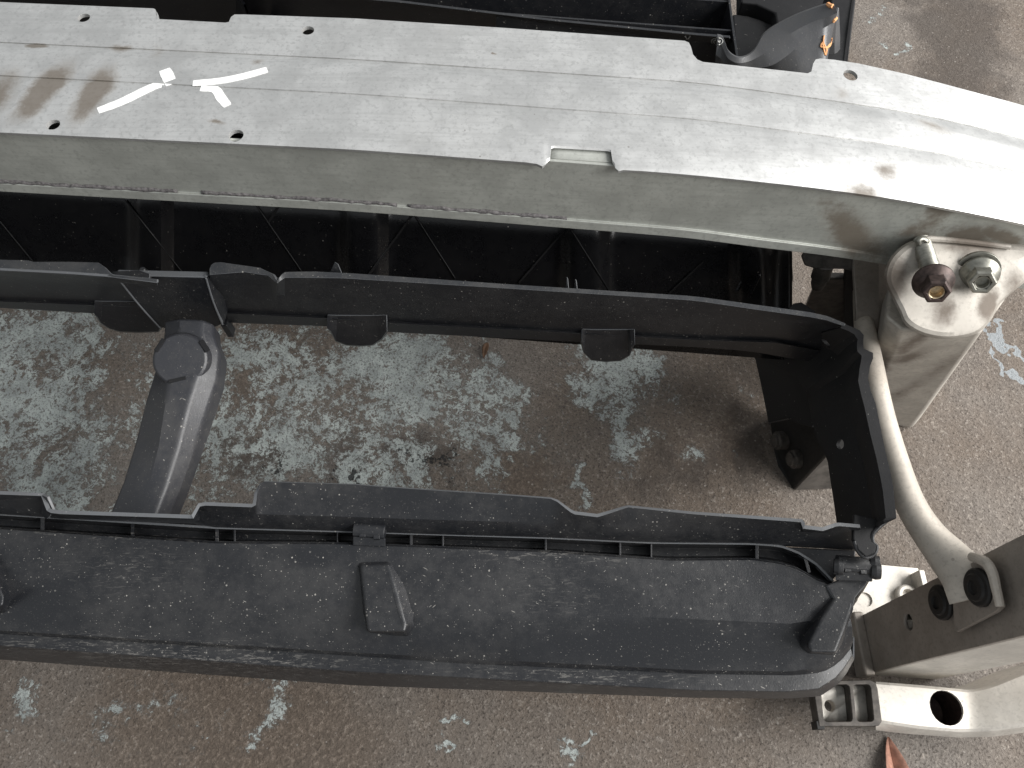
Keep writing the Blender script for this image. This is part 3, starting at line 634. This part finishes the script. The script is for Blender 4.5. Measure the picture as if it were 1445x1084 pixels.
# right-hand side wall
XW = .2385
lip_o = [(1190, 456), (1201, 461), (1213, 466), (1219, 473), (1218, 482), (1219, 492), (1232, 498), (1232, 506), (1228, 516), (1225, 534), (1229, 552), (1236, 570), (1243, 605), (1251, 643), (1257, 668), (1261, 690), (1265, 731), (1254, 734)]
lip_i = [(1186, 463), (1197, 467), (1206, 472), (1210, 479), (1209, 488), (1210, 496), (1216, 502), (1215, 510), (1213, 520), (1211, 538), (1215, 556), (1220, 575), (1228, 612), (1237, 648), (1242, 672), (1246, 694), (1250, 731), (1246, 735)]
low_b = [(1059, 497), (1085, 512), (1110, 524), (1125, 534), (1132, 544), (1136, 552), (1140, 562), (1141, 570), (1143, 580), (1145, 592), (1148, 604), (1154, 622), (1162, 636), (1168, 652), (1172, 680), (1176, 705), (1181, 741), (1186, 762)]
zlip = lambda v: ZL + .002 - max(0, v - 470)/260*.012
ro = [P(u, v, zlip(v)) for u, v in lip_o]
ri = [P(u, v, zlip(v) - .001) for u, v in lip_i]
XWf = [ri[i].x - .002 for i in range(len(ri))]
rm = []; rl = []
for i, ((u, v), (uo, vo)) in enumerate(zip(low_b, lip_i)):
    p = PX(u, v, XWf[i] - .004)
    rl.append(p); t = ri[i]
    rm.append(t*.62 + p*.38 + Vector((.004, 0, 0)))
hw = [(PX(1180, 484, XW + .0), .0032, (1, 0, 0), .05), (PX(1205, 627, XW + .0), .0036, (1, 0, 0), .05)]
sheet('side_wall', [ro, ri, [a*.88 + b*.12 for a, b in zip(ri, rl)], rm, [a*.3 + b*.7 for a, b in zip(ri, rl)], rl], .0022, M_dark, fr, .0008, hw)
plate('lower_corner', [P(u, v, .20) for u, v in ((1205, 725), (1250, 734), (1233, 752), (1231, 764), (1238, 771), (1235, 781), (1222, 786), (1211, 776), (1204, 760))], .004, M_dark, fr, .001)
tube('hook_edge', [P(1251, 735, .201), P(1233, 752, .200), P(1231.5, 765, .199), P(1237, 772, .198), P(1233, 783, .198), P(1220, 786.5, .198), P(1210, 777, .198), P(1205, 764, .199)], [.0013]*8, M_pl, fr, 8)
# lower hanging panel of the side wall
plate('hanging_panel', [PX(1056, 480, .232), PX(1059, 497, .228), PX(1066, 508, .226), PX(1075, 550, .226), PX(1084, 596, .226), PX(1116, 590, .228), PX(1120, 596, .229), PX(1146, 603, .230), PX(1150, 560, .232), PX(1140, 480, .236)], .003, M_dark, fr, .0006)
tube('hanging_panel_edge', [PX(1085, 597, .2245), PX(1114, 591, .2265)], [.0006, .0006], M_pl, fr, 6)

# black foot standing on the floor
ft = thing('foot_bracket', 'black steel foot bracket standing on bare concrete under the frame corner', 'bracket', P(1120, 680, 0))
f0 = [P(1086, 590, .0005), P(1091, 632, .0005), P(1097, 658, .0005), P(1119, 691, .0005)]
plate('side_plate', f0 + [Vector((.262, f0[3].y + .004, .09)), Vector((.258, f0[0].y, .12))], .004, M_bolt, ft, .001, toward=Vector((-3, .2, .2)))
plate('front_plate', [P(1121, 692, .0005), P(1176, 690, .0005), P(1182, 640, .07), Vector((.2635, f0[3].y + .003, .09))], .003, plain('dusty_steel', (.105, .095, .085), .6, .2, .4, 90), ft, .001)
box('base', (P(1150, 660, 0).x + .012, P(1150, 640, 0).y, .004), .018, .026, .0035, M_bolt, ft)
for u, v in ((1097, 622), (1119, 648)):
    p = P(u, v, .03 if u > 1100 else .022); lathe('bolt', (p.x, p.y, p.z), (-1, -.1, .15), [(.0085, -.012), (.0085, .001), (.006, .0015), (.006, .004), (.0002, .0042)], M_grime, ft, 20, .0004)

# ------------------------------------------------------------------ lower air duct
du = thing('air_duct', 'grey dusted black plastic lower air duct with raised wedges and clips', 'air duct', P(600, 860, 0))
ug = sorted(set([58, 59, 64, 66, 72, 85, 270, 273, 282, 284, 290, 355, 361, 363, 367, 372, 777, 781, 786, 805, 811, 820, 843, 850, 880, 887, 893, 1130, 1131, 1133, 1136, 1161, 1166, 1180, 1185, 1214] + frange(L0, 1214, 40)))
g0 = lin([(L0, 684), (0, 698), (58, 700), (64, 716), (66, 721), (72, 724), (85, 725.5), (273, 732), (282, 715), (290, 713.5), (355, 716), (361, 713), (363, 697), (367, 684), (372, 680), (500, 684), (549, 688), (715, 699), (777, 704), (786, 708), (805, 723), (811, 726), (843, 730), (850, 728), (880, 718), (887, 716), (980, 726), (1130, 737), (1133, 746), (1161, 749.5), (1166, 748), (1180, 743), (1185, 742.5), (1214, 745)])
g1 = lin([(L0, 716), (0, 727), (85, 733), (273, 741), (305, 746), (480, 751), (625, 756), (770, 760), (919, 767), (1062, 768), (1120, 772), (1160, 774), (1214, 778)])
g1b = lin([(u, max(g1(u) - 22, g0(u) + 2.5)) for u in ug])
zf = lambda u: .200
sheet('back_flange', [[P(u, g0(u), .2035) for u in ug], [P(u, g1b(u), .192) for u in ug], [P(u, max(g1(u) - 8, g1b(u) + .5), .1835) for u in ug], [P(u, g1(u), .1745) for u in ug]], .0024, M_duct, du, .0007)
NC = 130
def R_(pts, n=NC): return [P(*q) for q in resample(pts, n)]
A0 = [(L0, 714, .176), (0, 727.5, .176), (305, 746.5, .176), (480, 751.5, .176), (770, 760.5, .176), (919, 767.5, .176), (1062, 769, .176), (1100, 772, .176), (1125, 781, .176), (1150, 797, .176), (1174, 821, .176)]
A1 = [(p[0], p[1] + 5, .163) for p in A0]
A2 = [(L0, 728, .163), (0, 742, .163), (305, 762, .163), (480, 763, .163), (770, 774.5, .163), (945, 786, .163), (1062, 785, .163), (1100, 790, .164), (1125, 799, .166), (1150, 812, .170), (1174, 823, .174)]
A3 = [(L0, 730, .1765), (0, 744, .1765), (305, 764, .1765), (480, 765.5, .1765), (770, 776.5, .1765), (945, 788.5, .1765), (1062, 787.5, .1765), (1100, 793, .1765), (1125, 801, .1765), (1150, 815, .1765), (1172, 826, .1765)]
sheet('gutter', [R_(A0), R_(A1), R_(A2), R_(A3)], .0018, M_duct, du, .0004)
B1 = [(p[0], p[1] + 7.5, .1775) for p in A3[:-1]] + [(1180, 832, .1775)]
B1b = [(p[0], p[1] + 3, .1785) for p in A3[:-1]] + [(1176, 829, .1785)]
B2 = [(L0, 790, .172), (0, 815, .172), (586, 858, .172), (980, 874, .172), (1115, 880, .172), (1199, 868, .173)]
B2b = [(L0, 806, .1695), (0, 831, .1695), (586, 875, .1695), (980, 884, .1690), (1115, 889, .1690), (1203, 884, .1695)]
B3a = [(L0, 872, .1535), (0, 890, .1535), (500, 921, .1535), (980, 946, .1535), (1115, 948, .1535), (1165, 940, .1535), (1204, 906, .157)]
B3 = [(L0, 877, .149), (0, 895, .149), (500, 926, .149), (657, 937, .149), (980, 951, .149), (1122, 953, .149), (1160, 949, .149), (1184, 936, .149), (1201, 914, .149)]
B4 = [(L0, 893, .147), (0, 911, .147), (500, 947.5, .147), (980, 974, .147), (1110, 976, .147), (1155, 972, .147), (1184, 953, .147), (1203, 924, .147)]
B5 = [(L0, 896, .144), (0, 914, .144), (500, 950.5, .144), (980, 976, .144), (1112, 978, .144), (1157, 974, .144), (1185, 955, .144), (1204, 926, .144)]
B6 = [(L0, 914, .116), (0, 931, .116), (500, 967.5, .116), (980, 985, .116), (1110, 986, .116), (1157, 983, .116), (1188, 962, .116), (1206, 930, .116)]
B7 = [(p[0], p[1] - 30, .11) for p in B6]
sheet('main_panel', [R_(A3), R_(B1b), R_(B1), R_(B2), R_(B2b), R_(B3a), R_(B3), R_(B4), R_(B5), R_(B6), R_(B7)], .002, M_duct, du, .0009)
# raised wedges
def wedge(base, topp, zt, n='wedge'):
    b = [P(u, v, z) for u, v, z in base]; t = [P(u, v, z) for u, v, z in topp]
    return loft(n, [b, t], M_duct, du, (False, True), .0022)
def pz(v, vs=((766, .1765), (865, .1685), (925, .150))): return lin([(a, b) for a, b in vs])(v)
wedge([(502, 792, .1745), (552, 790, .1745), (575, 824, .171), (590, 860, .165), (590, 884, .160), (579, 900, .156), (518, 893, .156), (511, 870, .160)],
      [(509, 797, .1790), (549, 796, .1790), (556, 820, .1800), (566, 856, .1815), (573, 880, .182), (573, 892, .1815), (518, 892, .1815), (514, 860, .1815)], 0)
wedge([(-64, 762, .1745), (-16, 762, .1745), (4, 790, .171), (18, 826, .165), (18, 850, .160), (8, 868, .156), (-46, 862, .156), (-58, 845, .160)],
      [(-60, 765, .1790), (-20, 765, .1790), (-12, 790, .1800), (-2, 822, .1815), (5, 842, .182), (5, 856, .1815), (-48, 856, .1815), (-52, 825, .1815)], 0)
wedge([(1172, 842, .170), (1204, 836, .172), (1204, 860, .170), (1190, 905, .158), (1179, 925, .152), (1138, 923, .152), (1124, 912, .156), (1124, 888, .163)],
      [(1178, 840, .1785), (1207, 832, .1785), (1204, 858, .180), (1190, 896, .182), (1180, 922, .182), (1142, 921, .182), (1140, 908, .182), (1158, 872, .180)], 0)
# end arm carrying the right-hand clip
plate('end_arm', [P(1166, 826, .1795), P(1190, 815, .181), P(1229, 812, .181), P(1222, 826, .181), P(1208, 843, .180), P(1203, 862, .179), P(1180, 850, .1785)], .004, M_duct, du, .001)
def clip(cu, cv, du_, z, name='clip'):
    a = tube(name, [P(cu - du_, cv, z), P(cu + du_, cv + 4, z)], [.0055, .0055], M_duct, du, 14, 2, [.8, .8], bev=.0004)
    loft('clip_jaw', [[P(cu - du_ - 2, cv + 11, z - .004), P(cu + du_, cv + 14, z - .004), P(cu + du_, cv + 26, z - .006), P(cu - du_ - 2, cv + 24, z - .006)],
                      [P(cu - du_ - 2, cv + 11, z + .001), P(cu + du_, cv + 14, z + .001), P(cu + du_, cv + 26, z - .003), P(cu - du_ - 2, cv + 24, z - .003)]], M_duct, a, bev=.0006)
    for s in (-1, 1):
        box('clip_tooth', P(cu + s*du_*.45, cv + 11 + s*1.5, z + .001), .002, .0015, .002, M_duct, a, bev=.0003)
    return a
clip(522, 746, 22, .1825); clip(1206, 795, 25, .186)
for s, (u, v) in enumerate(((1234, 795), (1236, 806), (1183, 800))):
    lathe('clip_lug', P(u, v, .187), (1, -.2, .3), [(.0048, -.003), (.0055, 0), (.0048, .003)], M_duct, du, 16, .0005)
# ribs in the gutter
for u, w, lean in ((60, 6, 0), (187, 5, 0), (306, 5, 0), (331, 3, 0), (476, 2, 0), (580, 4, 0), (625, 3, 0), (770, 3, 0), (875, 3, 0), (919, 2.5, 0), (1068, 5, 0), (1136, 5, 6), (-120, 4, 0)):
    va = lin([(p[0], p[1]) for p in A0])(u) - 2; vb = lin([(p[0], p[1]) for p in A3])(u) + 1
    loft('rib', [[P(u - w/2, va, .160), P(u + w/2, va, .160), P(u + w/2 + lean, vb, .160), P(u - w/2 + lean, vb, .160)],
                 [P(u - w/2, va + .5, .1755), P(u + w/2, va + .5, .1755), P(u + w/2 + lean, vb, .1755), P(u - w/2 + lean, vb, .1755)]], M_duct, du, bev=.0004)
plate('end_web', [P(1095, 771, .173), P(1160, 774, .175), P(1208, 777, .178), P(1206, 792, .178), P(1186, 806, .176), P(1172, 822, .173), P(1150, 799, .172), P(1125, 783, .172)], .003, M_duct, du, .001)
# folded tab between the two flange levels on the left
plate('end_tab', [P(59, 699, .204), P(66, 702, .206), P(75, 722, .2), P(66, 733, .184), P(58, 728, .184)], .002, M_duct, du, .0005)

# ------------------------------------------------------------------ glossy liner between beam and bar
ln = thing('duct_liner', 'glossy black ribbed duct liner below the bumper beam', 'duct liner', P(600, 340, 0.08))
ucl = frange(L0, 1118, 240)
def lump(u):
    h = 0
    for c, w, k in ((212, 26, .012), (512, 30, .013), (826, 30, .012), (1062, 26, .010), (-90, 26, .012)):
        h += k*math.exp(-((u - c)/w)**4)
    return h
lt = lambda u: 230 + u*.075
rowsL = []
for f_, z_ in ((0, .215), (.25, .190), (.45, .168), (.62, .150), (.8, .134), (1, .118)):
    rowsL.append([P(u, lt(u) + 195*f_, z_ + lump(u)*(1 - .3*f_)) for u in ucl])
sheet('panel', rowsL, .002, M_gloss, ln, 0)
def zl(u, v):
    f_ = (v - lt(u))/195
    return lin([(0, .215), (.25, .190), (.45, .168), (.62, .150), (.8, .134), (1, .118)])(f_) + lump(u)*(1 - .3*f_)
for a, b in (((-5, 305), (50, 372)), ((178, 286), (262, 392)), ((356, 284), (426, 386)), ((398, 288), (380, 316)), ((582, 302), (642, 396)), ((584, 304), (520, 392)), ((800, 320), (858, 412)), ((802, 321), (732, 402)), ((992, 372), (942, 418))):
    m_ = 14; lo, hi = [], []
    for i in range(m_):
        t = i/(m_-1); u = a[0] + (b[0]-a[0])*t; v = a[1] + (b[1]-a[1])*t
        p = P(u, v, zl(u, v)); lo.append(p - Vector((0, 0, .004))); hi.append(p + Vector((0, 0, .0035)))
    sheet('rib', [hi, lo], .0009, M_dark, ln, .0003)
loft('end_box', [[P(1034, 398, .165), P(1062, 352, .19), P(1118, 362, .19), P(1120, 392, .17), P(1112, 412, .16), P(1060, 408, .16)], [P(1030, 440, .10), P(1062, 400, .10), P(1108, 400, .10), P(1110, 420, .10), P(1106, 440, .10), P(1050, 440, .10)]], M_gloss, ln, bev=.004)
for a, b in (((1062, 366), (1040, 410)), ((1072, 388), (1056, 420))):
    tube('edge_line', [P(a[0], a[1], .188), P(b[0], b[1], .168)], [.0014]*2, M_gloss, ln, 8)
plate('corner_tab', [P(1120, 428, .20), P(1131, 426, .20), P(1152, 440, .20), P(1140, 446, .20), P(1112, 436, .20)], .003, M_dark, ln)

# ------------------------------------------------------------------ upper air guide beyond the beam
ag = thing('air_guide', 'black plastic air guide with louvre fins and curved horn behind the bumper beam', 'air guide', P(700, 30, 0.2))
uag = frange(L0, 1030, 90)
ru = lin([(L0, -60), (300, -22), (563, 0), (777, 26), (980, 46), (1030, 50)])
def agz(u): return .262
FW = sheet('front_wall', [[P(u, ru(u), .270) for u in uag], [P(u, ru(u) + 3.5, .2705) for u in uag], [P(u, ru(u) + 7, .262) for u in uag], [P(u, ru(u) + 34, .22) for u in uag], [P(u, ru(u) + 80, .17) for u in uag]], .0025, M_pl, ag, .0008)
sheet('floor_panel', [[P(u, -160, .15) for u in uag], [P(u, -40, .13) for u in uag], [P(u, 30, .12) for u in uag], [P(u, 120, .11) for u in uag]], .003, M_dark, ag, .001)
def fin(pts, z, h, name='fin', w=3.2):
    a = [P(u, v, z) for u, v in pts]
    d = (a[-1] - a[0]).normalized(); s = d.cross(Vector((0, 0, 1))).normalized()*.0009
    r = [[p + s for p in a], [p - s for p in a]]
    lo = [[p + s - Vector((0, 0, h)) for p in a], [p - s - Vector((0, 0, h)) for p in a]]
    return sheet(name, [lo[0], r[0], r[1], lo[1]], 0, M_pl, ag, .0003)
fin([(560, -34), (800, -14), (1029, 2)], .266, .05); fin([(700, 18), (900, 33), (1035, 43)], .266, .05)
fin([(1028, -20), (1030, 5), (1035, 43), (1041, 84)], .268, .06)
fin([(300, -60), (345, 6)], .255, .05); 
for u in (345, 383):
    fin([(u, -30), (u + 1, 34)], .22, .05)
# curved horn
rimp = [(1012, 48), (1019, 50), (1023, 59), (1028, 71), (1040, 79), (1053, 77.5), (1063, 70), (1070, 59), (1077, 47), (1093, 35), (1122, 20), (1151, 9), (1167, 4.5), (1177, 6)]
midp = [(1012, 60), (1017, 62), (1021, 70), (1027, 82), (1040, 89), (1056, 87), (1069, 81), (1081, 74), (1094, 64), (1112, 50), (1136, 36), (1158, 27), (1173, 22), (1182, 18)]
lowp = [(1010, 78), (1016, 82), (1022, 90), (1030, 96), (1042, 100), (1058, 99), (1074, 96), (1090, 92), (1106, 82), (1126, 66), (1144, 51), (1160, 41), (1172, 34), (1179, 27)]
botp = [(1008, 110), (1016, 112), (1022, 116), (1030, 120), (1042, 124), (1058, 126), (1074, 126), (1094, 126), (1112, 124), (1132, 122), (1148, 116), (1160, 106), (1166, 92), (1172, 60)]
def ctr(pp, z): return catmull([P(u, v, z(u) if callable(z) else z) for u, v in pp], 4)
zr = lambda u: .274 + max(0, (u - 1060))/120*.030
HN = sheet('horn', [ctr(rimp, zr), ctr([(u + .5, v + 2, ) for u, v in rimp], lambda u: zr(u) + .0012), ctr(midp, lambda u: zr(u) - .001), ctr(lowp, lambda u: zr(u) - .007), ctr(botp, lambda u: zr(u) - .028)], .002, M_shell, ag, .0008)
HS = sheet('horn_side', [[P(1174, 34, .290), P(1181, 26, .292), P(1184, 10, .295)], [P(1169, 62, .27), P(1178, 60, .27), P(1186, 50, .27)], [P(1165, 100, .24), P(1178, 100, .24), P(1186, 96, .24)]], .002, M_shell, ag, .0006)
plate('end_panel', [P(1176, -40, .262), P(1210, -40, .262), P(1208, 0, .262), P(1203, 40, .262), P(1197, 86, .26), P(1190, 110, .255), P(1160, 110, .255), P(1168, 60, .26)], .08, M_dark, ag, .0015)
plate('rear_panel', [P(1046, -60, .20), P(1176, -60, .20), P(1172, 60, .20), P(1100, 60, .20), P(1097, 36, .20), P(1094, 18, .20), P(1068, 6, .20), P(1046, 3, .20)], .02, M_dark, ag, .002)
plate('inner_panel', [P(1034, 19, .19), P(1056, 22, .19), P(1072, 27, .19), P(1094, 36, .19), P(1100, 60, .19), P(1080, 110, .19), P(1040, 110, .19)], .02, M_dark, ag, .002)
# chalk marks on the guide, crayon mark on the horn
ch = P(1012, 58, .240)
def flatloop(cu, cv, ru_, rv_, z, turns=1.0, n=18, ph=0): return [P(cu + ru_*math.cos(ph + 2*math.pi*turns*i/n), cv + rv_*math.sin(ph + 2*math.pi*turns*i/n), z) for i in range(n + 1)]
tube('chalk_mark', [on(1012 + 8*math.cos(.35*i), 58.5 + 5*math.sin(.35*i), [FW, HN], .0003) for i in range(19)], [.0004]*19, M_chalk, ag, 6, 2)
tube('chalk_mark', [on(u, v, [FW, HN], .0003) for u, v in ((1010, 56), (1007, 58), (1008, 61), (1011, 61), (1013, 58), (1015, 60), (1016, 57))], [.00045]*7, M_chalk, ag, 6, 3)
tube('chalk_mark', [on(u, v, [FW, HN], .0003) for u, v in ((967, 51), (970, 55), (974, 51), (972, 54))], [.0006]*4, M_chalk, ag, 6, 3)
for pts in ([(1163, 50), (1162, 60), (1166, 70), (1165, 77)], [(1158, 66), (1163, 67), (1170, 66), (1173, 60), (1174, 54)], [(1158, 66), (1160, 60), (1162, 68), (1165, 78), (1168, 66), (1171, 62)]):
    tube('crayon_mark', [on(u, v, [HN, HS]) for u, v in pts], [.0006]*len(pts), M_orange, ag, 6, 3)
tube('crayon_mark', [on(1176, 31, [HN, HS]), on(1178, 28, [HN, HS]), on(1180, 26, [HN, HS])], [.0012]*3, M_orange, ag, 6, 3)
tube('crayon_mark', [on(1168, 6, [HN, HS]), on(1171, 8, [HN, HS]), on(1175, 9, [HN, HS])], [.0016]*3, M_orange, ag, 6, 3)

# ------------------------------------------------------------------ leaves and litter on the floor
def leaf(name, base, tip, w, curl, mat, label, cat='leaf', group=None):
    b, t = Vector(base), Vector(tip); d = t - b; L = d.length; d.normalize(); s = Vector((-d.y, d.x, 0))
    rows = []; n = 14
    for k in (-1, -.55, -.08, 0, .08, .55, 1):
        r = []
        for i in range(n):
            f = i/(n-1); ww = w*math.sin(math.pi*min(1, f*.94 + .05))**.8*(1 - .25*f)
            r.append(b + d*L*f + s*ww*k + Vector((0, 0, .0012 + curl*abs(k)**1.6*math.sin(math.pi*f) + (.0 if abs(k) > .05 else -.0005) + .0026 + .002*math.sin(f*5))))
        rows.append(r)
    o = sheet(name, rows, .0004, mat, None, 0)
    return tag(o, label, cat, group)
leaf('dry_leaf', P(1268, 1150, 0), P(1252, 1040, 0), .0105, .007, M_leaf, 'dry reddish brown leaf on concrete beside the lower crossbar')
leaf('small_leaf', P(688, 486, 0), P(682, 506, 0), .0035, .001, M_leaf2, 'tiny brown leaf on flaked paint below the upper bar')
tw = tube('twig_chip', [P(290, 569, .003), P(297, 564, .004), P(303, 559, .003)], [.0012, .0018, .0012], plain('pale_wood', (.33, .27, .19), .8), None, 8)
tag(tw, 'pale wood chip lying beside the round bossed strut', 'wood chip')
